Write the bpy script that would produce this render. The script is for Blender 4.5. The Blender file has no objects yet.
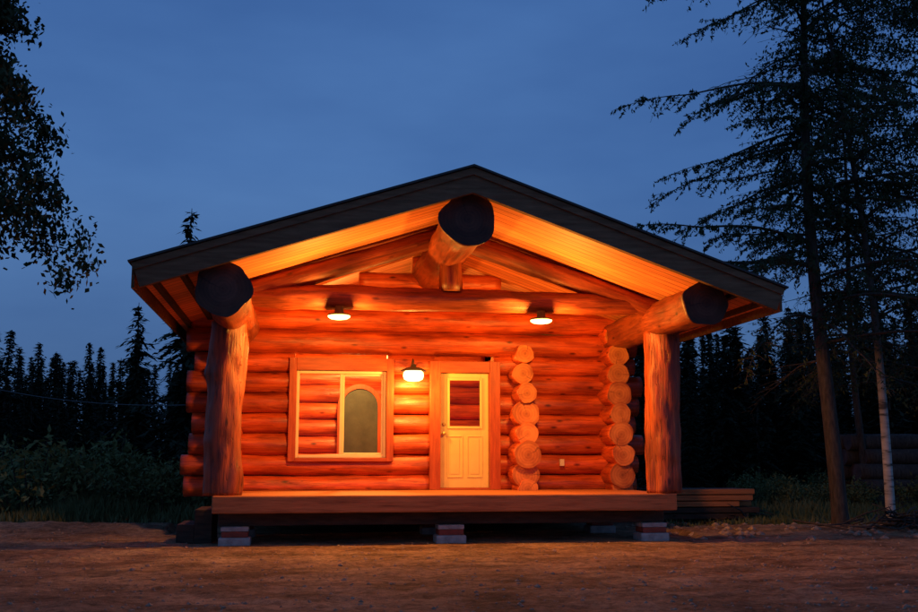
import bpy, math, random
import numpy as np
from mathutils import Vector, Matrix, noise
random.seed(7); rng=np.random.default_rng(7)
sc=bpy.context.scene
sc.view_settings.view_transform='Standard'; sc.view_settings.look='None'; sc.view_settings.exposure=0

# ---------------------------------------------------------------- materials
def newmat(name):
    m=bpy.data.materials.new(name); m.use_nodes=True
    nt=m.node_tree; nt.nodes.clear()
    out=nt.nodes.new('ShaderNodeOutputMaterial'); b=nt.nodes.new('ShaderNodeBsdfPrincipled')
    nt.links.new(b.outputs[0],out.inputs[0])
    return m,nt,b,out
def N(nt,t,**k):
    n=nt.nodes.new(t)
    for a,v in k.items(): setattr(n,a,v)
    return n
def ramp(nt,stops):
    r=N(nt,'ShaderNodeValToRGB'); e=r.color_ramp.elements
    e[0].position=stops[0][0]; e[0].color=(*stops[0][1],1)
    e[1].position=stops[-1][0]; e[1].color=(*stops[-1][1],1)
    for p,c in stops[1:-1]:
        x=e.new(p); x.color=(*c,1)
    return r
def math_(nt,op,a,b=None,c=None):
    n=N(nt,'ShaderNodeMath',operation=op)
    for i,v in enumerate((a,b,c)):
        if v is None: continue
        if isinstance(v,(int,float)): n.inputs[i].default_value=v
        else: nt.links.new(v,n.inputs[i])
    return n.outputs[0]
def mixc(nt,typ,f,a,b):
    n=N(nt,'ShaderNodeMix',data_type='RGBA',blend_type=typ)
    if isinstance(f,(int,float)): n.inputs[0].default_value=f
    else: nt.links.new(f,n.inputs[0])
    for i,v in ((6,a),(7,b)):
        if isinstance(v,tuple): n.inputs[i].default_value=(*v,1)
        else: nt.links.new(v,n.inputs[i])
    return n.outputs[2]

def log_mat(name,dark,mid,light,rough=.45,bump=.35,var=.45):
    m,nt,b,out=newmat(name); L=nt.links
    tc=N(nt,'ShaderNodeTexCoord'); oi=N(nt,'ShaderNodeObjectInfo')
    off=N(nt,'ShaderNodeVectorMath',operation='SCALE'); 
    cmb=N(nt,'ShaderNodeCombineXYZ')
    for i in range(3): L.new(oi.outputs['Random'],cmb.inputs[i])
    L.new(cmb.outputs[0],off.inputs[0]); off.inputs['Scale'].default_value=37
    add=N(nt,'ShaderNodeVectorMath',operation='ADD'); L.new(tc.outputs['Object'],add.inputs[0]); L.new(off.outputs[0],add.inputs[1])
    mp=N(nt,'ShaderNodeMapping'); mp.inputs['Scale'].default_value=(.8,11,11); L.new(add.outputs[0],mp.inputs[0])
    n1=N(nt,'ShaderNodeTexNoise'); n1.inputs['Scale'].default_value=1.6; n1.inputs['Detail'].default_value=7; n1.inputs['Roughness'].default_value=.65; n1.inputs['Distortion'].default_value=.8
    L.new(mp.outputs[0],n1.inputs[0])
    r=ramp(nt,[(.3,dark),(.5,mid),(.72,light)]); L.new(n1.outputs[0],r.inputs[0])
    mp2=N(nt,'ShaderNodeMapping'); mp2.inputs['Scale'].default_value=(1.3,4,4); L.new(add.outputs[0],mp2.inputs[0])
    n2=N(nt,'ShaderNodeTexNoise'); n2.inputs['Scale'].default_value=1.1; n2.inputs['Detail'].default_value=4; L.new(mp2.outputs[0],n2.inputs[0])
    r2=ramp(nt,[(.3,(.45,.34,.28)),(.65,(1.15,1.15,1.12))]); L.new(n2.outputs[0],r2.inputs[0])
    c=mixc(nt,'MULTIPLY',.9,r.outputs[0],r2.outputs[0])
    mp3=N(nt,'ShaderNodeMapping'); mp3.inputs['Scale'].default_value=(1.7,4.2,4.2); L.new(add.outputs[0],mp3.inputs[0])
    vo=N(nt,'ShaderNodeTexVoronoi'); vo.inputs['Scale'].default_value=1.15; L.new(mp3.outputs[0],vo.inputs[0])
    rk=ramp(nt,[(.05,(.13,.08,.06)),(.1,(.5,.4,.36)),(.16,(1,1,1))]); L.new(vo.outputs['Distance'],rk.inputs[0])
    c=mixc(nt,'MULTIPLY',.9,c,rk.outputs[0])
    mp4=N(nt,'ShaderNodeMapping'); mp4.inputs['Scale'].default_value=(.35,14,14); L.new(add.outputs[0],mp4.inputs[0])
    n4=N(nt,'ShaderNodeTexNoise'); n4.inputs['Scale'].default_value=1.; n4.inputs['Detail'].default_value=2; L.new(mp4.outputs[0],n4.inputs[0])
    ab=math_(nt,'ABSOLUTE',math_(nt,'SUBTRACT',n4.outputs[0],.5))
    rc=ramp(nt,[(.0,(.2,.14,.12)),(.014,(1,1,1))]); L.new(ab,rc.inputs[0])
    c=mixc(nt,'MULTIPLY',.6,c,rc.outputs[0])
    hv=N(nt,'ShaderNodeHueSaturation'); L.new(c,hv.inputs['Color'])
    L.new(math_(nt,'MULTIPLY_ADD',oi.outputs['Random'],var,1-var*.55),hv.inputs['Value'])
    L.new(hv.outputs[0],b.inputs['Base Color'])
    rr=math_(nt,'MULTIPLY_ADD',n1.outputs[0],.3,rough-.12); L.new(rr,b.inputs['Roughness'])
    bp=N(nt,'ShaderNodeBump'); bp.inputs['Strength'].default_value=bump; bp.inputs['Distance'].default_value=.02
    hh=math_(nt,'ADD',n1.outputs[0],math_(nt,'MULTIPLY',rc.outputs[0],.5)); hh=math_(nt,'ADD',hh,n2.outputs[0])
    L.new(hh,bp.inputs['Height']); L.new(bp.outputs[0],b.inputs['Normal'])
    return m
def end_mat(name,dark,light):
    m,nt,b,out=newmat(name); L=nt.links
    tc=N(nt,'ShaderNodeTexCoord'); mp=N(nt,'ShaderNodeMapping'); mp.inputs['Scale'].default_value=(0,1,1); L.new(tc.outputs['Object'],mp.inputs[0])
    oi=N(nt,'ShaderNodeObjectInfo')
    nd=N(nt,'ShaderNodeTexNoise',noise_dimensions='4D'); nd.inputs['Scale'].default_value=4; nd.inputs['Detail'].default_value=5; L.new(mp.outputs[0],nd.inputs[0])
    L.new(math_(nt,'MULTIPLY',oi.outputs['Random'],50),nd.inputs['W'])
    ln=N(nt,'ShaderNodeVectorMath',operation='LENGTH'); L.new(mp.outputs[0],ln.inputs[0])
    d=math_(nt,'MULTIPLY_ADD',nd.outputs[0],.06,ln.outputs['Value'])
    s=math_(nt,'SINE',math_(nt,'MULTIPLY',d,130))
    s=math_(nt,'MULTIPLY_ADD',s,.10,.55)
    s=math_(nt,'ADD',s,math_(nt,'MULTIPLY',math_(nt,'SUBTRACT',nd.outputs[0],.5),2.2))
    r=ramp(nt,[(.1,dark),(.85,light)]); L.new(s,r.inputs[0])
    sp=N(nt,'ShaderNodeSeparateXYZ'); L.new(tc.outputs['Object'],sp.inputs[0])
    ang=math_(nt,'ARCTAN2',sp.outputs['Z'],sp.outputs['Y'])
    ck=math_(nt,'SINE',math_(nt,'ADD',math_(nt,'MULTIPLY',ang,1),math_(nt,'ADD',math_(nt,'MULTIPLY',oi.outputs['Random'],40),math_(nt,'MULTIPLY',nd.outputs[0],1.6))))
    ckm=math_(nt,'GREATER_THAN',ck,.9985)
    c=mixc(nt,'MIX',math_(nt,'MULTIPLY',ckm,.6),r.outputs[0],tuple(x*.35 for x in dark))
    hr=ramp(nt,[(.0,(.6,.52,.45)),(.07,(1,1,1)),(.17,(1,1,1)),(.21,(.7,.6,.5))]); L.new(ln.outputs['Value'],hr.inputs[0])
    c=mixc(nt,'MULTIPLY',.8,c,hr.outputs[0])
    hv=N(nt,'ShaderNodeHueSaturation'); L.new(c,hv.inputs['Color']); L.new(math_(nt,'MULTIPLY_ADD',oi.outputs['Random'],.4,.7),hv.inputs['Value'])
    L.new(hv.outputs[0],b.inputs['Base Color']); b.inputs['Roughness'].default_value=.7
    bp=N(nt,'ShaderNodeBump'); bp.inputs['Strength'].default_value=.3; bp.inputs['Distance'].default_value=.01; L.new(s,bp.inputs['Height']); L.new(bp.outputs[0],b.inputs['Normal'])
    return m
def noise_mat(name,stops,scale=(1,1,1),ns=5,detail=6,rough=.8,bump=.3,dist=.02,coord='Object',spec=.3):
    m,nt,b,out=newmat(name); L=nt.links
    tc=N(nt,'ShaderNodeTexCoord'); mp=N(nt,'ShaderNodeMapping'); mp.inputs['Scale'].default_value=scale; L.new(tc.outputs[coord],mp.inputs[0])
    n=N(nt,'ShaderNodeTexNoise'); n.inputs['Scale'].default_value=ns; n.inputs['Detail'].default_value=detail; n.inputs['Roughness'].default_value=.6; L.new(mp.outputs[0],n.inputs[0])
    r=ramp(nt,stops); L.new(n.outputs[0],r.inputs[0]); L.new(r.outputs[0],b.inputs['Base Color'])
    b.inputs['Roughness'].default_value=rough; b.inputs['Specular IOR Level'].default_value=spec
    if bump:
        bp=N(nt,'ShaderNodeBump'); bp.inputs['Strength'].default_value=bump; bp.inputs['Distance'].default_value=dist; L.new(n.outputs[0],bp.inputs['Height']); L.new(bp.outputs[0],b.inputs['Normal'])
    return m

M_log=log_mat('peeled_log',(.30,.034,.008),(.56,.084,.017),(.74,.145,.032),rough=.40)
M_post=log_mat('post_log',(.15,.027,.010),(.38,.072,.020),(.58,.13,.036),bump=.8,var=.2)
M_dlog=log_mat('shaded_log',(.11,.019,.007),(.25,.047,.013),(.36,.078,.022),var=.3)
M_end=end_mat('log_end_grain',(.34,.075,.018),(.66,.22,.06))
M_dend=end_mat('dark_end_grain',(.03,.018,.014),(.10,.05,.035))  # log end pattern in darker browns
M_trim=noise_mat('stained_trim',[(.3,(.30,.048,.013)),(.7,(.48,.09,.022))],(1,9,9),3,rough=.45)
M_trimv=noise_mat('stained_trim_upright',[(.3,(.30,.048,.013)),(.7,(.48,.09,.022))],(9,9,1),3,rough=.45)
M_fascia=noise_mat('fascia_board',[(.25,(.11,.06,.035)),(.55,(.21,.12,.068)),(.8,(.30,.18,.105))],(1,6,8),2.2,rough=.8,spec=.15)
M_metal=noise_mat('roof_metal',[(.3,(.03,.03,.032)),(.7,(.06,.058,.055))],(1,1,1),3,rough=.45)
M_white=noise_mat('window_vinyl',[(.3,(.70,.57,.35)),(.7,(.78,.64,.40))],(1,1,1),4,rough=.4,bump=.05)
M_door=noise_mat('door_paint',[(.3,(.68,.50,.17)),(.7,(.76,.57,.21))],(1,1,1),4,rough=.4,bump=.05)
M_deck=noise_mat('deck_timber',[(.25,(.24,.075,.024)),(.5,(.48,.17,.055)),(.8,(.60,.23,.08))],(.7,9,9),2.5,rough=.65,bump=.5)
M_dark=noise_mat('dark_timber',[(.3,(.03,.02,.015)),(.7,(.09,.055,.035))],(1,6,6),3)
M_conc=noise_mat('concrete',[(.3,(.25,.24,.22)),(.7,(.5,.48,.45))],(1,1,1),8,bump=.4)
M_red=noise_mat('red_shim',[(.3,(.22,.05,.03)),(.7,(.34,.08,.05))],(1,1,1),8)
M_steel=noise_mat('lamp_metal',[(.3,(.05,.04,.035)),(.7,(.09,.075,.06))],(1,1,1),8,rough=.4)
M_wire=noise_mat('aluminium_wire',[(.3,(.10,.10,.10)),(.7,(.16,.16,.16))],(1,1,1),8,rough=.6)
M_grey=noise_mat('arched_door_paint',[(.3,(.05,.05,.045)),(.7,(.08,.08,.07))],(1,1,1),5,rough=.5)
M_brass=noise_mat('brass',[(.3,(.5,.35,.12)),(.7,(.6,.42,.16))],(1,1,1),8,rough=.3)

def soffit_mat():
    m,nt,b,out=newmat('soffit_boards'); L=nt.links
    tc=N(nt,'ShaderNodeTexCoord'); sep=N(nt,'ShaderNodeSeparateXYZ'); L.new(tc.outputs['Object'],sep.inputs[0])
    q=math_(nt,'DIVIDE',sep.outputs['Y'],.19); fr=math_(nt,'FRACT',q); fl=math_(nt,'FLOOR',q)
    ed=math_(nt,'MINIMUM',fr,math_(nt,'SUBTRACT',1.0,fr))
    wn=N(nt,'ShaderNodeTexWhiteNoise',noise_dimensions='1D'); L.new(fl,wn.inputs['W'])
    mp=N(nt,'ShaderNodeMapping'); mp.inputs['Scale'].default_value=(1,12,1); L.new(tc.outputs['Object'],mp.inputs[0])
    n=N(nt,'ShaderNodeTexNoise'); n.inputs['Scale'].default_value=1.5; n.inputs['Detail'].default_value=6; L.new(mp.outputs[0],n.inputs[0])
    r=ramp(nt,[(.3,(.52,.15,.045)),(.7,(.76,.27,.09))]); L.new(n.outputs[0],r.inputs[0])
    hv=N(nt,'ShaderNodeHueSaturation'); L.new(r.outputs[0],hv.inputs['Color']); L.new(math_(nt,'MULTIPLY_ADD',wn.outputs[0],.45,.75),hv.inputs['Value'])
    g=ramp(nt,[(.02,(.12,.1,.1)),(.06,(1,1,1))]); L.new(ed,g.inputs[0])
    c=mixc(nt,'MULTIPLY',1,hv.outputs[0],g.outputs[0]); L.new(c,b.inputs['Base Color']); b.inputs['Roughness'].default_value=.6
    bp=N(nt,'ShaderNodeBump'); bp.inputs['Strength'].default_value=.6; bp.inputs['Distance'].default_value=.01; L.new(g.outputs[0],bp.inputs['Height']); L.new(bp.outputs[0],b.inputs['Normal'])
    return m
M_soff=soffit_mat()

def emis(name,col,s):
    m=bpy.data.materials.new(name); m.use_nodes=True; nt=m.node_tree; nt.nodes.clear()
    o=N(nt,'ShaderNodeOutputMaterial'); e=N(nt,'ShaderNodeEmission'); e.inputs[0].default_value=(*col,1); e.inputs[1].default_value=s
    nt.links.new(e.outputs[0],o.inputs[0]); return m
M_bulb=emis('lit_diffuser',(1,.62,.2),7)
def glass_mat():
    m=bpy.data.materials.new('window_glass'); m.use_nodes=True; nt=m.node_tree; nt.nodes.clear()
    o=N(nt,'ShaderNodeOutputMaterial'); t=N(nt,'ShaderNodeBsdfTransparent'); g=N(nt,'ShaderNodeBsdfGlossy'); g.inputs['Roughness'].default_value=.03
    f=N(nt,'ShaderNodeFresnel'); f.inputs[0].default_value=1.18; mx=N(nt,'ShaderNodeMixShader')
    nt.links.new(f.outputs[0],mx.inputs[0]); nt.links.new(t.outputs[0],mx.inputs[1]); nt.links.new(g.outputs[0],mx.inputs[2]); nt.links.new(mx.outputs[0],o.inputs[0]); return m
M_glass=glass_mat()

# ---------------------------------------------------------------- mesh helpers
def link(o,parent=None):
    sc.collection.objects.link(o)
    if parent: o.parent=parent
    return o
def empty(name,loc=(0,0,0)):
    e=bpy.data.objects.new(name,None); e.location=loc; e.empty_display_size=.3; sc.collection.objects.link(e); return e
def mesh_obj(name,v,f,mats,mi=None,parent=None,smooth=False):
    me=bpy.data.meshes.new(name); me.from_pydata(v,[],f); 
    for m in mats: me.materials.append(m)
    if mi is not None: me.polygons.foreach_set('material_index',mi)
    if smooth: me.polygons.foreach_set('use_smooth',[True]*len(me.polygons))
    me.update(); o=bpy.data.objects.new(name,me); return link(o,parent)
def box(name,x0,x1,y0,y1,z0,z1,mat,parent=None,bev=.008):
    cx,cy,cz=(x0+x1)/2,(y0+y1)/2,(z0+z1)/2
    v=[(x-cx,y-cy,z-cz) for x in (x0,x1) for y in (y0,y1) for z in (z0,z1)]
    f=[(0,1,3,2),(4,6,7,5),(0,4,5,1),(2,3,7,6),(0,2,6,4),(1,5,7,3)]
    o=mesh_obj(name,v,f,[mat],None,parent); o.location=(cx,cy,cz)
    if bev:
        b=o.modifiers.new('b','BEVEL'); b.width=bev; b.segments=2
    return o
def log(name,p0,p1,r0,r1,mat,endm,parent,seed=0,amp=.012,seg=20,step=.12,hexa=0,zs=1.0,flare=0):
    p0=Vector(p0);p1=Vector(p1); d=p1-p0; Ln=d.length; n=max(3,int(Ln/step))
    v=[];f=[];mi=[]
    rs=random.Random(seed); bowy=rs.uniform(-.02,.02); bowz=rs.uniform(-.012,.012)
    bumps=[(rs.uniform(0,Ln),rs.uniform(0,6.28),rs.uniform(.01,.03)) for _ in range(int(Ln*2.2))]
    for i in range(n+1):
        t=i/n; x=t*Ln; r=r0+(r1-r0)*t
        if flare: r*=1+flare*math.exp(-x/.35)
        oy=bowy*math.sin(t*3.14)*min(1,Ln/3); oz=bowz*math.sin(t*3.14*1.3)*min(1,Ln/3)
        ch=.985 if i in (0,n) else 1
        for k in range(seg):
            a=2*math.pi*k/seg
            rr=r*ch+amp*1.6*noise.noise(Vector((x*1.1+seed*7.3,math.cos(a)*1.2,math.sin(a)*1.2)))+amp*noise.noise(Vector((x*3.5+seed*3.1,math.cos(a)*2.5+9,math.sin(a)*2.5)))
            if hexa: rr*=1+hexa*math.cos(5*a+seed)+hexa*.6*math.cos(3*a+seed*2)
            for bx,ba,bh in bumps:
                dx=(x-bx)/.07
                if abs(dx)<2.5:
                    da=(a-ba+math.pi)%(2*math.pi)-math.pi
                    rr+=bh*math.exp(-dx*dx-(da/.35)**2)
            v.append((x,oy+rr*math.cos(a),oz+rr*zs*math.sin(a)))
    for i in range(n):
        for k in range(seg):
            k2=(k+1)%seg; f.append((i*seg+k,i*seg+k2,(i+1)*seg+k2,(i+1)*seg+k)); mi.append(0)
    c=len(v); v.append((0,0,0)); v.append((Ln,0,0))
    for k in range(seg):
        k2=(k+1)%seg
        f.append((c,k2,k)); mi.append(1); f.append((c+1,n*seg+k,n*seg+k2)); mi.append(1)
    o=mesh_obj(name,v,f,[mat,endm],mi,parent)
    o.data.polygons.foreach_set('use_smooth',[m==0 for m in mi])
    up='Z' if abs(d.normalized().z)<.9 else 'Y'
    o.matrix_local=Matrix.Translation(p0)@d.to_track_quat('X',up).to_matrix().to_4x4()
    return o
def lathe(name,prof,mat,parent,loc,seg=28,rot=None):
    v=[];f=[]
    for r,z in prof:
        for k in range(seg):
            a=2*math.pi*k/seg; v.append((r*math.cos(a),r*math.sin(a),z))
    for i in range(len(prof)-1):
        for k in range(seg):
            k2=(k+1)%seg; f.append((i*seg+k,i*seg+k2,(i+1)*seg+k2,(i+1)*seg+k))
    o=mesh_obj(name,v,f,[mat],None,parent,True); o.location=loc
    if rot: o.rotation_euler=rot
    return o
class MB:
    def __init__(s): s.v=[];s.f=[];s.m=[];s.n=0
    def tube(s,pts,rad,seg=6,mi=0):
        P=[np.array(p,float) for p in pts]; vs=[]
        for i,p in enumerate(P):
            d=P[min(i+1,len(P)-1)]-P[max(i-1,0)]; d/= (np.linalg.norm(d)+1e-9)
            u=np.cross(d,[0,0,1.]) if abs(d[2])<.9 else np.cross(d,[1.,0,0]); u/=np.linalg.norm(u); w=np.cross(d,u)
            for k in range(seg):
                a=2*math.pi*k/seg; vs.append(p+rad[i]*(math.cos(a)*u+math.sin(a)*w))
        s.v.append(np.array(vs)); F=[]
        for i in range(len(P)-1):
            for k in range(seg):
                k2=(k+1)%seg; F.append((s.n+i*seg+k,s.n+i*seg+k2,s.n+(i+1)*seg+k2,s.n+(i+1)*seg+k))
        s.f.append(np.array(F)); s.m.append(np.full(len(F),mi)); s.n+=len(vs)
    def quads(s,C,A,B,mi=1):
        C=np.asarray(C);A=np.asarray(A);B=np.asarray(B)
        V=np.stack([C-A,C+B-.1*A,C+A,C-B-.1*A],1).reshape(-1,3); k=len(C)
        F=(np.arange(k)[:,None]*4+np.arange(4)[None,:])+s.n
        s.v.append(V); s.f.append(F); s.m.append(np.full(k,mi)); s.n+=4*k
    def mesh(s,name,mats):
        V=np.concatenate(s.v).astype(np.float32); F=np.concatenate(s.f).astype(np.int32); Mi=np.concatenate(s.m).astype(np.int32)
        me=bpy.data.meshes.new(name); me.vertices.add(len(V)); me.vertices.foreach_set('co',V.ravel())
        me.loops.add(F.size); me.loops.foreach_set('vertex_index',F.ravel())
        me.polygons.add(len(F)); me.polygons.foreach_set('loop_start',np.arange(len(F),dtype=np.int32)*4); me.polygons.foreach_set('loop_total',np.full(len(F),4,np.int32))
        me.polygons.foreach_set('material_index',Mi)
        for m in mats: me.materials.append(m)
        me.update(calc_edges=True); me.validate(); return me
def rdir(n):
    d=rng.normal(size=(n,3)); return d/np.linalg.norm(d,axis=1,keepdims=True)
def perp(A):
    r=rdir(len(A)); c=np.cross(A,r); return c/(np.linalg.norm(c,axis=1,keepdims=True)+1e-9)

# ================================================================ CABIN
cab=empty('log_cabin')
YW=17.98; XL,XR=-1.16,5.6; RX=2.28
zc=[.797+.354*i for i in range(7)]
sd=100
def wl(x0,x1,z,r=.183,y=YW,name='wall_log',mat=None,zs=1.0):
    global sd; sd+=1
    y=y+random.uniform(-.02,.02)
    if sd%2: return log(name,(x0,y,z),(x1,y,z),r*random.uniform(.93,1.05),r*random.uniform(.93,1.05),mat or M_log,M_end,cab,sd,zs=zs,seg=28)
    return log(name,(x1,y,z),(x0,y,z),r*random.uniform(.93,1.05),r*random.uniform(.93,1.05),mat or M_log,M_end,cab,sd,zs=zs,seg=28)
for i,z in enumerate(zc):
    l=-1.9+random.uniform(-.08,.12); rgt=6.1+random.uniform(-.1,.1)
    if i<=1: wl(l,2.33,z)
    else:
        wl(l,-.1,z); wl(1.52,2.35,z)
    wl(3.42,rgt,z)
box('dark_gap_backing',-1.8,2.34,17.97,18.03,.64,1.2,M_dark,cab,0)  # dark panels added behind the logs to deepen the shade in the gaps
box('dark_gap_backing',-1.8,-.12,17.97,18.03,1.201,3.1,M_dark,cab,0)
box('dark_gap_backing',1.55,2.34,17.97,18.03,1.201,3.1,M_dark,cab,0)
box('dark_gap_backing',3.45,6.0,17.97,18.03,.64,3.1,M_dark,cab,0)
box('dark_gap_backing',-1.8,6.0,17.97,18.03,3.101,3.8,M_dark,cab,0)
wl(-1.95,6.1,3.30,.205); wl(-1.9,6.05,3.70,.205)
for z in (4.07,4.41,4.73):
    h=(4.96-(z+.12))/.335; wl(RX-h,RX+h,z,.18)
for X,tag in ((XL,'side_wall_log'),(3.9,'partition_log'),(XR,'side_wall_log')):
    for j in range(8):
        z=.62+.354*j
        if j==0: z+=.12
        big=(.235,.24,.20,.235,.18,.185,.165)
        re=big[(j-1)%7] if j>0 else .17
        if X==XR: re=(.19,.225,.20,.215,.195,.225,.20,.19)[j]
        if X==XL: re=.18
        sd+=1; y0=17.28+random.uniform(-.09,.09)+(.12 if j>5 else 0)
        xx=X+random.uniform(-.035,.035)
        log(tag,(xx,y0,z),(xx,y0+ (8. if X!=3.9 else 3.4),z),re*.95,.18,M_log,M_end,cab,sd,amp=.014,seg=30,hexa=.008,flare=.05)
for X in (XL,XR):
    log('plate_log',(X,17.5,3.46),(X,25.3,3.46),.2,.2,M_log,M_end,cab,77)
for j in range(9): wl(-1.8,6.1,.797+.354*j,.2,25.0)
wl(-1.0,5.4,3.98,.2,25.0); wl(0,4.5,4.3,.2,25.0)
box('interior_floor',-1.0,5.45,18.1,24.8,.6,.70,M_deck,cab,0)
for j in range(10): wl(-1.0,3.8,.86+.34*j,.172,20.9,'interior_wall_log')
box('interior_gap_backing',-.95,3.75,20.92,20.98,.72,4.0,M_dark,cab,0)  # added dark panel, stands in for shade between the inner logs
pv=[];R=.36;ax=1.2
for k in range(17):
    a=math.pi*k/16; pv.append((ax+R*math.cos(a),2.3+R*math.sin(a)))
pv=[(ax+R,.7)]+pv+[(ax-R,.7)]
n=len(pv)
mesh_obj('arched_inner_door',[(x,20.6,z) for x,z in pv]+[(x,20.68,z) for x,z in pv],[tuple(range(n))[::-1],tuple(range(n,2*n))]+[(i,(i+1)%n,n+(i+1)%n,n+i) for i in range(n)],[M_grey],None,cab)
# arched casing around the inner door
cv=[];cf=[]
for k in range(21):
    if k==0: a_,pz=(ax+R,.72),None
    pass
ring=[(ax+R,.72,1,0)]+[(ax+R*math.cos(math.pi*k/16),2.3+R*math.sin(math.pi*k/16),math.cos(math.pi*k/16),math.sin(math.pi*k/16)) for k in range(17)]+[(ax-R,.72,-1,0)]
for x,z,nx_,nz_ in ring:
    cv+=[(x,20.56,z),(x+.09*nx_,20.56,z+.09*nz_),(x+.09*nx_,20.66,z+.09*nz_),(x,20.66,z)]
for i in range(len(ring)-1):
    for q in range(4): cf.append((i*4+q,i*4+(q+1)%4,(i+1)*4+(q+1)%4,(i+1)*4+q))
mesh_obj('arched_door_casing',cv,cf,[M_trimv],None,cab)
def frame(name,x0,x1,z0,z1,w,y0,y1,mat,parent,wt=None,wb=None,matv=None):
    wt=w if wt is None else wt; wb=w if wb is None else wb
    box(name+'_left',x0,x0+w,y0,y1,z0,z1,matv or mat,parent,.006); box(name+'_right',x1-w,x1,y0,y1,z0,z1,matv or mat,parent,.006)
    box(name+'_top',x0+w,x1-w,y0-.004,y1,z1-wt,z1,mat,parent,.006); box(name+'_bottom',x0+w,x1-w,y0-.004,y1,z0,z0+wb,mat,parent,.006)
frame('window_trim',-.19,1.62,1.21,3.0,.125,17.72,18.14,M_trim,cab,.22,.06,M_trimv)
frame('window_frame',-.062,1.492,1.274,2.776,.05,17.80,17.90,M_white,cab)
box('window_mullion',.685,.735,17.79,17.89,1.328,2.722,M_white,cab,.005)
frame('window_sash',.738,1.440,1.33,2.72,.028,17.815,17.86,M_white,cab)
box('window_glass',-.0,1.43,17.87,17.876,1.334,2.716,M_glass,cab,0)
frame('door_trim',2.26,3.52,.722,2.97,.19,17.72,18.14,M_trim,cab,.2,.03,M_trimv)
yf=17.83
gx0,gx1,gz0,gz1=2.6,3.19,1.80,2.66
box('door_stile_left',2.455,gx0,yf,yf+.05,.755,2.765,M_door,cab,.004); box('door_stile_right',gx1,3.328,yf,yf+.05,.755,2.765,M_door,cab,.004)
box('door_rail_top',gx0,gx1,yf,yf+.05,gz1,2.765,M_door,cab,.003); box('door_rail_bottom',gx0,gx1,yf,yf+.05,.755,gz0,M_door,cab,.003)
frame('door_glass_bead',gx0-.02,gx1+.02,gz0-.02,gz1+.02,.045,yf-.018,yf-.001,M_door,cab)
box('door_glass',gx0,gx1,yf+.02,yf+.026,gz0,gz1,M_glass,cab,0)
for a,b_ in ((2.58,2.86),(2.93,3.21)):
    frame('door_panel_mould',a,b_,.93,1.66,.022,yf-.009,yf-.001,M_door,cab)
    box('door_panel_field',a+.06,b_-.06,yf-.007,yf-.001,.99,1.60,M_door,cab,.004)
lathe('door_knob',[(0,.0),(.03,.0),(.012,.015),(.012,.04),(.032,.055),(.03,.08),(0,.09)],M_brass,cab,(2.52,yf,1.7),16,(math.pi/2,0,0))
lathe('door_deadbolt',[(0,.0),(.03,.0),(.03,.02),(0,.025)],M_brass,cab,(2.52,yf,1.86),16,(math.pi/2,0,0))
box('outlet_cover',4.60,4.68,17.75,17.81,1.13,1.25,M_white,cab,.004)
log('porch_post',(-1.11,15.5,.725),(-1.09,15.5,3.3),.275,.265,M_post,M_end,cab,11,amp=.03,seg=36,step=.05)
log('porch_post',(5.71,15.5,.725),(5.71,15.5,3.28),.27,.26,M_post,M_end,cab,13,amp=.03,seg=36,step=.05)
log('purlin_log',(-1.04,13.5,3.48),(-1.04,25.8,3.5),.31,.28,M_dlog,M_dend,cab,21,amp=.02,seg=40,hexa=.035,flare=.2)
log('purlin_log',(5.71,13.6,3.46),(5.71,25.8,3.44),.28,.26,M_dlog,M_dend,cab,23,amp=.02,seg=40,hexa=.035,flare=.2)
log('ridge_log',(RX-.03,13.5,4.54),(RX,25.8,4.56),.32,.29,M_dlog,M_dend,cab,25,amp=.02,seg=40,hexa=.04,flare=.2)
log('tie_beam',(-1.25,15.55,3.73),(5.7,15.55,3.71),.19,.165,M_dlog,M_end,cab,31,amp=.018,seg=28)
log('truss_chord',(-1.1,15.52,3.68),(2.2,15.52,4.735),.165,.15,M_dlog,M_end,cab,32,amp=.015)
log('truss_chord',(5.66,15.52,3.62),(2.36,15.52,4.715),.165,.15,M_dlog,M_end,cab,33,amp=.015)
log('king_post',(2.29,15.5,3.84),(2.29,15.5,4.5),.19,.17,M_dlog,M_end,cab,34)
def roof_piece(name,side,y0,y1,d0,d1,half,mats,mi,ztop=5.21):
    S=.328 if side<0 else .352
    sl=math.atan(S); c,s=math.cos(sl),math.sin(sl)
    def P(d,eave):
        if not eave: return (RX,ztop-d/c)
        return (RX+side*(half-d*s),ztop-S*half-d*c)
    q=[P(d0,0),P(d0,1),P(d1,1),P(d1,0)]
    v=[(x,y0,z) for x,z in q]+[(x,y1,z) for x,z in q]
    f=[(0,1,2,3),(4,7,6,5),(0,4,5,1),(1,5,6,2),(2,6,7,3),(3,7,4,0)]
    if side>0: f=[t[::-1] for t in f]
    return mesh_obj(name,v,f,mats,mi,cab)
for side in (-1,1):
    S=.328 if side<0 else .352
    roof_piece('roof_slab',side,13.36,26,.0,.235,4.42,[M_fascia,M_metal,M_soff],[0,0,1,0,2,0])
    roof_piece('gable_fascia',side,13.27,13.355,.006,.335,4.45,[M_fascia],[0]*6)
    roof_piece('gable_fascia_cap',side,13.235,13.268,.008,.10,4.46,[M_fascia],[0]*6)
    roof_piece('roof_metal_edge',side,13.20,26.05,-.03,-.002,4.49,[M_metal],[0]*6)
    e=RX+side*4.42; ze=5.21-S*4.42
    x0,x1=(e-.045,e-.004) if side<0 else (e+.004,e+.045)
    box('eave_fascia',x0,x1,13.36,26,ze-.33,ze-.02,M_fascia,cab,.004)
    for off in (4.2,3.85):
        xx=RX+side*off; zz=5.21-S*off-.25
        box('soffit_batten',xx-.04,xx+.04,13.4,25.9,zz-.06,zz+.01,M_dark,cab,.004)
box('deck_rim_beam',-1.22,5.8,15.22,15.36,.47,.725,M_deck,cab,.02)
yy=15.37
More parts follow.
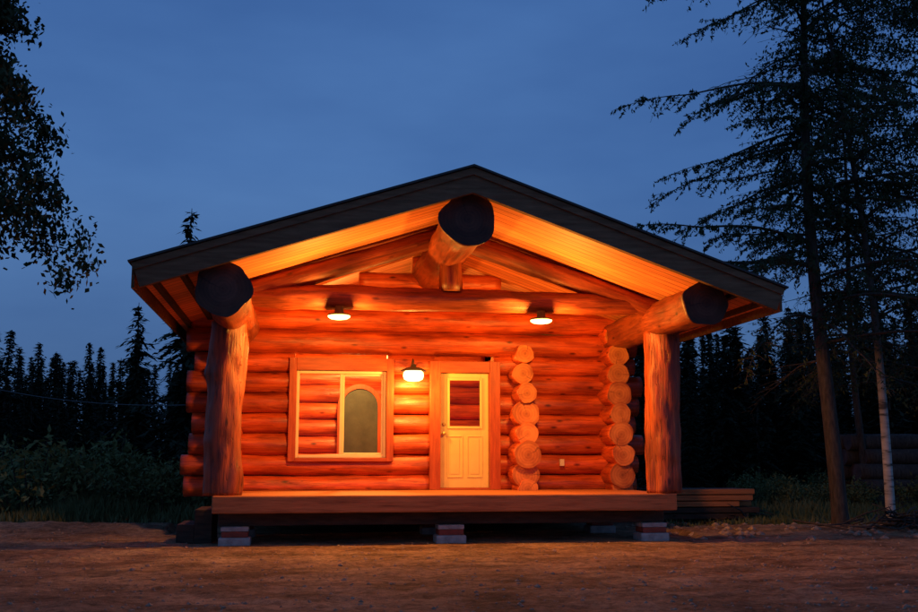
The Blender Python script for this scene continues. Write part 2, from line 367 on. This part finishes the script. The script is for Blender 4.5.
while yy<17.75:
    box('deck_board',-1.2,5.78,yy,yy+.135,.675,.718,M_deck,cab,.004); yy+=.143
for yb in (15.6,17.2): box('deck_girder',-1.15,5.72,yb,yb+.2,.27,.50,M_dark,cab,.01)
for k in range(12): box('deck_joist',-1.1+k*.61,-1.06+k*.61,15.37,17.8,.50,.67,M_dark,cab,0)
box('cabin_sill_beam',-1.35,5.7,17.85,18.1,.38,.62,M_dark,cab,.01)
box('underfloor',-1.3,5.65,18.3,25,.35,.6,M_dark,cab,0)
def pier(x,y,w=.2):
    box('pier_footing',x-w*1.15,x+w*1.15,y-w,y+w,-.1,.115,M_conc,cab,.02)
    box('pier_block',x-w*.95,x+w*.95,y-w*.9,y+w*.9,.117,.2,M_red,cab,.01)
    box('pier_cap',x-w,x+w,y-w*.9,y+w*.9,.202,.268,M_conc,cab,.01)
for x in (-.9,2.3,5.5): pier(x,15.62)
for x in (-.9,2.3,5.2): pier(x,17.4)
for x in (-1,2.2,5.4):
    pier(x,21); pier(x,24.6)
for k in range(2):
    box('side_step',-1.52-.26*k,-1.26-.26*k,15.9,17.0,.0,.50-.22*k,M_dark,cab,.01)
def fixture(x):
    lathe('porch_downlight_housing',[(0,.15),(.06,.15),(.07,.05),(.16,.03),(.175,.02),(.175,.0),(.165,.0)],M_steel,cab,(x,15.40,3.41))
    lathe('porch_downlight_diffuser',[(.172,.01),(.165,-.02),(.13,-.042),(.07,-.053),(0,-.056)],M_bulb,cab,(x,15.40,3.41))
    l=bpy.data.lights.new('porch_lamp','POINT'); l.energy=305; l.color=(1,.385,.05); l.shadow_soft_size=.12
    o=bpy.data.objects.new('porch_lamp',l); o.location=(x,15.25,3.15); link(o,cab)
fixture(.56); fixture(3.72)
sx=1.93
b=MB(); b.tube([(sx,17.8,2.76),(sx,17.7,2.84),(sx,17.6,2.94),(sx,17.5,2.97),(sx,17.44,2.92),(sx,17.42,2.84)],[.012]*6,8,0)
link(bpy.data.objects.new('sconce_arm',b.mesh('sconce_arm',[M_steel])),cab)
lathe('sconce_backplate',[(0,0),(.06,0),(.055,.02),(0,.03)],M_steel,cab,(sx,17.80,2.76),20,(math.pi/2,0,0))
lathe('sconce_shade',[(.03,.12),(.045,.11),(.05,.07),(.14,.05),(.22,.01),(.23,-.01),(.22,-.0),(.1,.04),(.0,.05)],M_steel,cab,(sx,17.42,2.76))
lathe('sconce_bulb',[(0,.04),(.12,.02),(.17,-.02),(.18,-.08),(.16,-.14),(.1,-.17),(0,-.18)],M_bulb,cab,(sx,17.42,2.755))
l=bpy.data.lights.new('sconce_lamp','POINT'); l.energy=95; l.color=(1,.50,.08); l.shadow_soft_size=.08
o=bpy.data.objects.new('sconce_lamp',l); o.location=(sx,17.38,2.46); link(o,cab)
lathe('added_interior_glow',[(0,.2),(.02,.2),(.03,.1),(.16,.0),(.15,-.02),(0,-.03)],M_bulb,cab,(1.0,19.2,3.4))  # added glowing shape as a source for the room light, no known fixture
l=bpy.data.lights.new('added_interior_light','POINT'); l.energy=330; l.color=(1,.55,.12); l.shadow_soft_size=.15  # added light, brightens the room behind the panes
o=bpy.data.objects.new('added_interior_light',l); o.location=(1.0,19.2,3.2); link(o,cab)

# ================================================================ GROUND
def gh(x,y):
    h=.05*noise.noise(Vector((x*.25,y*.25,0)))+.025*noise.noise(Vector((x*1.1,y*1.1,3)))
    if y<45: h+=.024*noise.noise(Vector((x*3.4,y*3.4,5)))+.010*noise.noise(Vector((x*8,y*8,1)))
    ridge=math.exp(-((y-19.6-.5*math.sin(x*.5))/.7)**2)*.14 if x<-2.2 else 0
    if x>6.5: ridge=math.exp(-((y-17.0-.4*math.sin(x*.9))/.8)**2)*.08
    near=0
    if y<15:
        for k,(o_,s_) in enumerate(((9.3,.10),(10.9,.06),(12.4,-.05))):
            near-=.028*math.exp(-((y-o_-s_*x-.25*math.sin(x*.4+k))/.16)**2)*(.5+noise.noise(Vector((x*.9,k*5,0))))
    h+=ridge+near
    if -1.6<x<6 and 15<y<18.5: h=h*.3
    if y>60: h+=(y-60)*.002
    return h
xs=np.concatenate([np.linspace(-400,-40,16)[:-1],np.linspace(-40,-8,40)[:-1],np.linspace(-8,16,360)[:-1],np.linspace(16,50,40)[:-1],np.linspace(50,400,16)])
ys=np.concatenate([np.linspace(-60,5,14)[:-1],np.linspace(5,24,340)[:-1],np.linspace(24,60,60)[:-1],np.linspace(60,700,24)])
V=[(x,y,gh(x,y)) for y in ys for x in xs]; nx=len(xs)
F=[(j*nx+i,j*nx+i+1,(j+1)*nx+i+1,(j+1)*nx+i) for j in range(len(ys)-1) for i in range(nx-1)]
def ground_mat():
    m,nt,b,out=newmat('packed_dirt'); L=nt.links
    g=N(nt,'ShaderNodeNewGeometry')
    def nz(s,d,scale=(1,1,1),ro=.6):
        mp=N(nt,'ShaderNodeMapping'); mp.inputs['Scale'].default_value=scale; L.new(g.outputs['Position'],mp.inputs[0])
        n=N(nt,'ShaderNodeTexNoise'); n.inputs['Scale'].default_value=s; n.inputs['Detail'].default_value=d; n.inputs['Roughness'].default_value=ro; L.new(mp.outputs[0],n.inputs[0]); return n.outputs[0]
    a=nz(.7,8); f=nz(8,9,ro=.85); st=nz(1.3,8,(.7,1.3,1),.7); 
    r=ramp(nt,[(.3,(.30,.195,.115)),(.5,(.50,.335,.20)),(.7,(.64,.45,.28))]); L.new(a,r.inputs[0])
    r2=ramp(nt,[(.36,(.22,.20,.18)),(.54,(1.0,.98,.96)),(.68,(1.35,1.3,1.25))]); L.new(f,r2.inputs[0])
    c=mixc(nt,'MULTIPLY',.85,r.outputs[0],r2.outputs[0])
    r3=ramp(nt,[(.40,(.42,.40,.38)),(.56,(1.15,1.15,1.15))]); L.new(st,r3.inputs[0])
    c=mixc(nt,'MULTIPLY',.75,c,r3.outputs[0])
    vo=N(nt,'ShaderNodeTexVoronoi'); vo.inputs['Scale'].default_value=17; L.new(g.outputs['Position'],vo.inputs[0])
    pb=ramp(nt,[(.12,(1,1,1)),(.2,(0,0,0))]); L.new(vo.outputs['Distance'],pb.inputs[0])
    pm=math_(nt,'MULTIPLY',pb.outputs[0],math_(nt,'GREATER_THAN',nz(3,2),.52))
    c=mixc(nt,'MIX',math_(nt,'MULTIPLY',pm,.5),c,(.52,.38,.26))
    sp=N(nt,'ShaderNodeSeparateXYZ'); L.new(g.outputs['Position'],sp.inputs[0])
    gz=math_(nt,'ADD',sp.outputs['Y'],math_(nt,'MULTIPLY',math_(nt,'SUBTRACT',nz(.5,5),.5),6))
    gm=N(nt,'ShaderNodeMapRange'); gm.inputs[1].default_value=19.6; gm.inputs[2].default_value=21.5; L.new(gz,gm.inputs[0])
    c=mixc(nt,'MIX',gm.outputs[0],c,(.06,.07,.03))
    L.new(c,b.inputs['Base Color']); b.inputs['Roughness'].default_value=.95; b.inputs['Specular IOR Level'].default_value=.1
    bp=N(nt,'ShaderNodeBump'); bp.inputs['Strength'].default_value=1; bp.inputs['Distance'].default_value=.09
    h=math_(nt,'ADD',math_(nt,'ADD',f,math_(nt,'MULTIPLY',a,1.0)),math_(nt,'MULTIPLY',pm,.4))
    L.new(h,bp.inputs['Height']); L.new(bp.outputs[0],b.inputs['Normal'])
    return m
mesh_obj('ground',V,F,[ground_mat()],None,None,True)
M_stone=noise_mat('stone',[(.3,(.2,.14,.09)),(.7,(.42,.31,.22))],(1,1,1),12)
vs=[];fs=[]
base=[(0,0,1),(.9,0,.3),(.28,.85,.3),(-.72,.5,.3),(-.72,-.5,.3),(.28,-.85,.3),(.7,.5,-.4),(-.3,.85,-.4),(-.9,0,-.4),(-.3,-.85,-.4),(.7,-.5,-.4)]
tri=[(0,1,2),(0,2,3),(0,3,4),(0,4,5),(0,5,1),(1,6,2),(2,6,7),(2,7,3),(3,7,8),(3,8,4),(4,8,9),(4,9,5),(5,9,10),(5,10,1),(1,10,6)]
for k in range(4200):
    y=random.uniform(7,20); x=random.uniform(-.5,.5)*y*1.1+y*.155
    if -1.3<x<5.9 and y>15.2 and random.random()<.6: continue
    s=random.choice([.008,.012,.012,.016,.016,.02,.028]) if random.random()<.985 else .045
    if x>6.3 and y>15 and random.random()<.25: s=random.uniform(.05,.11)
    z=gh(x,y); a=random.uniform(0,6.28); n0=len(vs)
    for p in base:
        q=(p[0]*random.uniform(.7,1.2),p[1]*random.uniform(.6,1.1),p[2]*.6)
        vs.append((x+s*(q[0]*math.cos(a)-q[1]*math.sin(a)),y+s*(q[0]*math.sin(a)+q[1]*math.cos(a)),z+s*q[2]))
    fs+= [tuple(i+n0 for i in t) for t in tri]
mesh_obj('gravel_stones',vs,fs,[M_stone])

# ================================================================ VEGETATION
def leaf_mat(name,c0,c1,s=1.2):
    return noise_mat(name,[(.35,c0),(.65,c1)],(1,1,1),s,3,rough=.85,bump=0,spec=.15)
M_spr=leaf_mat('spruce_needles',(.012,.022,.012),(.04,.055,.03))
M_lar=leaf_mat('larch_needles',(.025,.045,.02),(.06,.085,.04),1.5)
M_brl=leaf_mat('birch_leaves',(.02,.035,.015),(.06,.08,.035),1.6)
M_gr=leaf_mat('grass_blades',(.10,.125,.045),(.19,.20,.085),.5)
M_shr=leaf_mat('willow_leaves',(.095,.12,.04),(.21,.225,.085),.7)
M_bark=noise_mat('dark_bark',[(.3,(.03,.022,.018)),(.7,(.10,.075,.055))],(4,4,1),5,bump=.8)
def birch_bark():
    m,nt,b,out=newmat('birch_bark'); L=nt.links
    tc=N(nt,'ShaderNodeTexCoord'); mp=N(nt,'ShaderNodeMapping'); mp.inputs['Scale'].default_value=(1,1,5); L.new(tc.outputs['Object'],mp.inputs[0])
    n=N(nt,'ShaderNodeTexNoise'); n.inputs['Scale'].default_value=3; n.inputs['Detail'].default_value=6; L.new(mp.outputs[0],n.inputs[0])
    r=ramp(nt,[(.36,(.06,.05,.04)),(.46,(.45,.40,.34)),(.7,(.62,.56,.5))]); L.new(n.outputs[0],r.inputs[0])
    sp=N(nt,'ShaderNodeSeparateXYZ'); L.new(tc.outputs['Object'],sp.inputs[0])
    mr=N(nt,'ShaderNodeMapRange'); mr.inputs[1].default_value=1.5; mr.inputs[2].default_value=3.2; L.new(sp.outputs['Z'],mr.inputs[0])
    c=mixc(nt,'MIX',mr.outputs[0],r.outputs[0],(.09,.07,.055)); L.new(c,b.inputs['Base Color']); b.inputs['Roughness'].default_value=.8
    return m
M_birch=birch_bark()

def spruce_mesh(name,H,R,seed,dens=1.0,bare=.06):
    r=random.Random(seed); b=MB()
    b.tube([(0,0,-.2),(.02*H*r.uniform(-1,1),0,H*.5),(0,0,H)],[H*.013,H*.008,.01],5,0)
    C=[];A=[];B=[]
    z=H*bare
    while z<H*.995:
        t=z/H; L=R*((1-t)**.75)*r.uniform(.55,1.15)+.06
        for k in range(max(3,int(6*dens))):
            a=r.uniform(0,6.28); l=L*r.uniform(.6,1.15); n=max(2,int(l/.13))
            for i in range(n):
                s=(i+.6)/n; d=l*s; zz=z-.28*d*d/max(l,.2)+.04*d - (.15*d)
                w=.11+.16*(1-s)*min(l,1.2)
                for q in range(2):
                    C.append((d*math.cos(a)+r.gauss(0,.05),d*math.sin(a)+r.gauss(0,.05),zz+r.gauss(0,.04)))
                    aa=a+r.uniform(-.9,.9); v=np.array([math.cos(aa),math.sin(aa),r.uniform(-.9,.1)]); v/=np.linalg.norm(v)
                    A.append(v*w*r.uniform(.8,1.5)); B.append(np.array([-math.sin(aa),math.cos(aa),r.uniform(-.5,.5)])*w*.38)
        z+=.16+.03*H/8*r.random()
    b.quads(C,A,B,1); return b.mesh(name,[M_bark,M_spr])
sp=[spruce_mesh('spruce_mesh',r_[0],r_[1],i) for i,r_ in enumerate([(8,.95),(7,.8),(9,1.1),(6,.9),(8.5,.8),(7.5,1.25)])]
tl=empty('spruce_treeline')
def plant(x,y,H,parent,w=1.0):
    k=random.randrange(6); h0=[8,7,9,6,8.5,7.5][k]; o=bpy.data.objects.new('spruce',sp[k]); s=H/h0
    o.scale=(s*w,s*w,s); o.location=(x,y,gh(x,y)-.05); o.rotation_euler=(random.uniform(-.04,.04),random.uniform(-.04,.04),random.uniform(0,6.28)); link(o,parent)
for k in range(280):
    y=random.uniform(48,80); u=random.uniform(-.42,.1); x=u*y
    plant(x,y,random.uniform(4.2,7.2)*y/60*(1.05 if random.random()<.85 else 1.3),tl,random.uniform(1.1,1.5))
for k in range(190):
    y=random.uniform(38,70); u=random.uniform(.2,.8); x=u*y
    plant(x,y,random.uniform(5.5,9.0)*y/55,tl,1.2)
for k in range(60):
    y=random.uniform(27,38); u=random.uniform(.36,.75); x=u*y
    plant(x,y,random.uniform(3.5,6.5)*(1+max(0,u-.5)),tl,1.3)
def single(name,mesh,x,y,s=1,rot=0,w=1):
    o=bpy.data.objects.new(name,mesh); o.location=(x,y,gh(x,y)-.05); o.scale=(s*w,s*w,s); o.rotation_euler=(0,0,rot); return link(o)
single('spruce_tree',spruce_mesh('spruce_tree',9.1,2.1,41,.7),-3.5,32)
single('spruce_tree',spruce_mesh('spruce_tree',6.3,1.5,42,1.0),-5.2,33.5)

def larch_mesh(name,H,lean,R,seed,r0=.14,zmin=.2,dens=1.0,step=1.0,ns=1.0):
    r=random.Random(seed); b=MB()
    def tp(z): t=z/H; return np.array([lean*t+.10*math.sin(t*7+seed),.06*math.sin(t*5),z])
    zs=np.linspace(-.2,H,30); b.tube([tp(z) for z in zs],[max(.012,r0*(1-max(z,0)/H)**.8)*(1.25 if z<.1 else 1) for z in zs],10,0)
    C=[];A=[];B=[]
    z=zmin*H
    while z<H*.98:
        t=z/H
        pf=(1-t)**.5*(1.0 if t>.35 else .8+.2*t/.35)
        l=R*pf*r.uniform(.45,1.15)+.2; a=r.uniform(0,6.28)
        o=tp(z); n=max(6,int(l/.2)); pts=[];sag=r.uniform(.03,.24)
        bend=r.uniform(-.3,.3); up=r.uniform(.0,.25); dead=r.random()<.15
        for i in range(n+1):
            s=i/n; d=l*s; aa=a+bend*s
            pts.append(o+np.array([d*math.cos(aa),d*math.sin(aa),up*d-sag*d*d/l*2.2+.16*l*max(0,s-.6)+.02*math.sin(s*11+seed)]))
        b.tube(pts,[max(.005,.027*(1-i/(n+1))*(l/2.5)**.5) for i in range(n+1)],4,0)
        thin=.35 if t<.28 else 1
        if dead: thin*=.15
        for i in range(1,n+1):
            for q in range(3):
                if r.random()>.9: continue
                side=r.choice([-1,1]); ll=(.25+.6*(1-i/n)*min(1,l/2))*r.uniform(.4,1.3); p=pts[i]+(pts[i-1]-pts[i])*r.random()
                da=a+bend*i/n+side*r.uniform(.4,1.2); dv=np.array([math.cos(da),math.sin(da),r.uniform(-.8,.05)]); dv/=np.linalg.norm(dv)
                e=p+dv*ll+np.array([0,0,-.15*ll]); b.tube([p,(p+e)/2+np.array([0,0,.02]),e],[.005,.004,.003],3,0)
                m=int((2+ll/.028)*dens*thin)
                for _ in range(m):
                    s=r.random(); c=p+(e-p)*s+np.array([r.gauss(0,.015),r.gauss(0,.015),r.gauss(0,.015)-.005])
                    C.append(c); A.append(r.uniform(.028,.05)*ns); B.append(.014*ns)
        z+=r.uniform(.05,.19)*H/12*step
    C=np.array(C); v=rdir(len(C)); v[:,2]-=.3; A=v*np.array(A)[:,None]; B=perp(v)*np.array(B)[:,None]
    b.quads(C,A,B,1); return b.mesh(name,[M_bark,M_lar])
single('larch_tree',larch_mesh('larch_tree',14.5,.15,5.1,5,.155,.2,1.05,.8,1.15),9.6,17.4,1,2.6)
single('larch_tree',larch_mesh('larch_tree',12.5,-.3,2.4,9,.10,.25,.8,1.2,1.35),13.6,23.0)

def leafy_mesh(name,H,lean,R,seed,r0,zmin,bark,leafm,nl=40,lpc=40,ls=.04,droop=.3,curve=.3,spread=.16):
    r=random.Random(seed); b=MB()
    def tp(z): t=z/H; return np.array([lean*t+curve*math.sin(t*4)*.4,.1*math.sin(t*5+seed),z])
    zs=np.linspace(-.2,H,26); b.tube([tp(z) for z in zs],[max(.01,r0*(1-max(z,0)/H)**.85) for z in zs],10,0)
    C=[]
    for k in range(nl):
        z=H*(zmin+(1-zmin)*(k+r.random())/nl); t=z/H; a=r.uniform(0,6.28)
        l=R*r.uniform(.5,1.1)*(math.sin(min(1,(1-t)*1.7+.12)*1.57)); o=tp(z); n=7; pts=[]
        for i in range(n+1):
            s=i/n; d=l*s; pts.append(o+np.array([d*math.cos(a+.3*s),d*math.sin(a+.3*s),.75*d-droop*d*d*1.2+.04*math.sin(s*9)]))
        b.tube(pts,[max(.004,.03*(1-i/(n+1))*l/1.5) for i in range(n+1)],4,2)
        for i in range(2,n+1):
            for q in range(3):
                da=a+r.uniform(-1.5,1.5); ll=l*r.uniform(.15,.4); p=pts[i]; dz=r.uniform(-.5,.5)-droop
                e=p+ll*np.array([math.cos(da),math.sin(da),dz]); e2=e+np.array([.1*ll*math.cos(da),.1*ll*math.sin(da),-.45*ll])
                b.tube([p,e,e2],[.006,.004,.002],3,2)
                for w in range(int(lpc*r.uniform(.3,1.4))):
                    s=r.random(); c=(p+(e-p)*s*2 if s<.5 else e+(e2-e)*(s*2-1)); C.append(c+rng.normal(size=3)*spread*np.array([1,1,.9])*.6)
    C=np.array(C); A=rdir(len(C)); A[:,2]-=.5; B=perp(A); sz=rng.uniform(.7,1.3,(len(C),1))*ls
    b.quads(C,A*sz,B*sz*.6,1); return b.mesh(name,[bark,leafm,M_bark])
single('birch_tree',leafy_mesh('birch_tree',12.5,-.9,1.7,3,.09,.28,M_birch,M_brl,64,20,.034,.25,.35,.17),10.65,17.3)
single('birch_tree',leafy_mesh('birch_tree',11.5,.3,2.3,14,.1,.2,M_birch,M_brl,60,22,.04,.25,.2,.2),13.2,19.5)
single('birch_tree',leafy_mesh('birch_tree',9.5,.1,1.75,8,.13,.38,M_birch,M_brl,70,130,.038,.42,.2,.15),-5.2,12.2)

def blades(name,regions,n,mat,hmin,hmax):
    b=MB();C=[];A=[];B=[]
    for k in range(n):
        x,y,hs=regions()
        cl=noise.noise(Vector((x*.6,y*.6,2)))
        if cl<-.15 and random.random()<.6: continue
        h=random.uniform(hmin,hmax)*hs*(1+.7*cl)
        v=np.array([random.gauss(0,.28),random.gauss(0,.28),1.0])*h/2
        C.append(np.array([x,y,gh(x,y)])+v*.95); A.append(v); a=random.uniform(0,3.14)
        w=random.uniform(.006,.014)*(1+y/40); B.append(np.array([math.cos(a),math.sin(a),0])*w)
    b.quads(C,A,B,0); o=link(bpy.data.objects.new(name,b.mesh(name,[mat]))); return o
def regL():
    y=20.2+abs(random.gauss(0,1))*6+random.random()*.8; x=random.uniform(-.52,-.02)*y
    if x>-1.9 and y<26: x-=3.5
    return x,y,min(1,.3+(y-20)*.12)
blades('tall_grass',regL,32000,M_gr,.25,.8)
def regR():
    y=18.4+abs(random.gauss(0,1))*5; x=random.uniform(.37,.75)*y
    return x,y,min(1,.35+(y-18.5)*.12)
blades('tall_grass',regR,14000,M_gr,.12,.5)
def shrub_mesh(name,R,H,seed,n=1500):
    r=random.Random(seed); b=MB(); C=[]
    for k in range(26):
        a=r.uniform(0,6.28); d=R*r.uniform(.1,1); h=H*r.uniform(.55,1.1)*(1-.35*d/R)
        p0=np.array([d*.3*math.cos(a),d*.3*math.sin(a),-.1]); p1=np.array([d*.7*math.cos(a),d*.7*math.sin(a),h*.6]); p2=np.array([d*math.cos(a),d*math.sin(a),h])
        b.tube([p0,p1,p2],[.012,.008,.003],4,0)
        for q in range(n//26):
            s=r.random()**.7; c=p1+(p2-p1)*s*1.05 if r.random()<.7 else p0+(p1-p0)*max(s,.25); C.append(c+rng.normal(size=3)*.1)
    C=np.array(C);A=rdir(len(C));A[:,2]+=.4;B=perp(A);sz=rng.uniform(.6,1.3,(len(C),1))*.055
    b.quads(C,A*sz,B*sz*.4,1); return b.mesh(name,[M_bark,M_shr])
shm=[shrub_mesh('shrub_mesh',1.0,1.2,i) for i in range(4)]
sh=empty('willow_shrubs')
for k in range(60):
    y=random.uniform(22.5,32); x=random.uniform(-.46,-.09)*y
    o=bpy.data.objects.new('shrub',random.choice(shm)); s=random.uniform(.5,1.45); o.scale=(s*1.2,s*1.2,s); o.location=(x,y,gh(x,y)); o.rotation_euler[2]=random.uniform(0,6.28); link(o,sh)
for k in range(22):
    y=random.uniform(22,30); x=random.uniform(.42,.72)*y
    o=bpy.data.objects.new('shrub',random.choice(shm)); s=random.uniform(.4,.8); o.scale=(s*1.2,s*1.2,s); o.location=(x,y,gh(x,y)); o.rotation_euler[2]=random.uniform(0,6.28); link(o,sh)

def brush(name,cx,cy,R,H,n,seed):
    r=random.Random(seed); b=MB()
    for k in range(n):
        a=r.uniform(0,6.28); l=r.uniform(.4,1.3); x=cx+r.gauss(0,R*.45); y=cy+r.gauss(0,R*.25); z=gh(x,y)+r.random()**2*H
        d=np.array([math.cos(a),math.sin(a),r.uniform(-.2,.45)])*l/2; c=np.array([x,y,z+.03])
        b.tube([c-d,c+np.array([r.gauss(0,.05),r.gauss(0,.05),r.gauss(0,.05)]),c+d],[.02*r.uniform(.5,1.4),.017,.006],5,0)
    return link(bpy.data.objects.new(name,b.mesh(name,[M_bark])))
brush('brush_pile',10.9,16.7,1.1,.22,110,3); brush('brush_pile',8.2,20.0,1.3,.3,70,5)
ls=empty('lumber_stack')
for j in range(5):
    for i in range(4):
        z=.08+j*.12; y=19.4+i*.26+random.uniform(-.03,.03); a=6.9+random.uniform(-.2,.2)
        box('lumber',a,a+2.1+random.uniform(-.3,.2),y,y+.22,z,z+.1,M_deck if random.random()<.4 else M_dark,ls,.006)
lp=empty('log_pile')
for j in range(5):
    for i in range(4-j//2):
        log('pile_log',(13.4+random.uniform(-.3,.3),22.5+i*.42+j*.18,.22+j*.36),(17.8+random.uniform(-.3,.4),22.5+i*.42+j*.18,.24+j*.36),.2,.18,M_bark,M_dend,lp,200+j*9+i,step=.3,seg=14)
wp=empty('utility_pole')
b=MB(); b.tube([(-16,34,-.2),(-16,34,6.2)],[.14,.1],10,0); b.tube([(-16.9,34,5.8),(-15.1,34,5.8)],[.06,.06],6,0)
link(bpy.data.objects.new('pole',b.mesh('pole',[M_bark])),wp)
b=MB(); P=[]
for i in range(25):
    t=i/24; P.append((-15.6+t*(14.2),34+t*(-9.2),5.8+t*(-3.2)-1.6*4*t*(1-t)*.62))
b.tube(P,[.011]*25,5,0); link(bpy.data.objects.new('wire',b.mesh('wire',[M_wire])),wp)

# ================================================================ WORLD / LIGHT
w=bpy.data.worlds.new('World'); sc.world=w; w.use_nodes=True; nt=w.node_tree; nt.nodes.clear(); L=nt.links
out=N(nt,'ShaderNodeOutputWorld'); bg=N(nt,'ShaderNodeBackground'); tc=N(nt,'ShaderNodeTexCoord')
sky=N(nt,'ShaderNodeTexSky'); sky.sky_type='NISHITA'; sky.sun_disc=False; sky.sun_elevation=math.radians(-4); sky.sun_rotation=math.radians(200)
sep=N(nt,'ShaderNodeSeparateXYZ'); L.new(tc.outputs['Generated'],sep.inputs[0])
r=ramp(nt,[(.0,(.050,.108,.24)),(.12,(.062,.142,.33)),(.28,(.062,.158,.395)),(.45,(.042,.118,.335)),(1,(.014,.045,.15))]); L.new(sep.outputs['Z'],r.inputs[0])
mp=N(nt,'ShaderNodeMapping'); mp.inputs['Scale'].default_value=(1,1,3.2); mp.inputs['Rotation'].default_value=(0,.3,0); L.new(tc.outputs['Generated'],mp.inputs[0])
n=N(nt,'ShaderNodeTexNoise'); n.inputs['Scale'].default_value=2.3; n.inputs['Detail'].default_value=5; n.inputs['Roughness'].default_value=.5; L.new(mp.outputs[0],n.inputs[0])
r2=ramp(nt,[(.3,(.76,.80,.86)),(.7,(1.28,1.21,1.13))]); L.new(n.outputs[0],r2.inputs[0])
c=mixc(nt,'MULTIPLY',1,r.outputs[0],r2.outputs[0])
c=mixc(nt,'ADD',.04,c,sky.outputs[0])
L.new(c,bg.inputs[0]); bg.inputs[1].default_value=1.0; L.new(bg.outputs[0],out.inputs[0])
s=bpy.data.lights.new('sun','SUN'); s.energy=.02; s.angle=math.radians(25); s.color=(.75,.85,1)
o=bpy.data.objects.new('sun',s); o.rotation_euler=(math.radians(55),0,math.radians(-20)); link(o)

# ================================================================ CAMERA
cam=bpy.data.cameras.new('camera'); cam.lens=1013/918*36; cam.sensor_width=36; cam.clip_end=2000
co=bpy.data.objects.new('camera',cam); co.location=(0,0,1.25); co.rotation_euler=(math.radians(90+8.6),0,math.radians(-8.9)); link(co); sc.camera=co
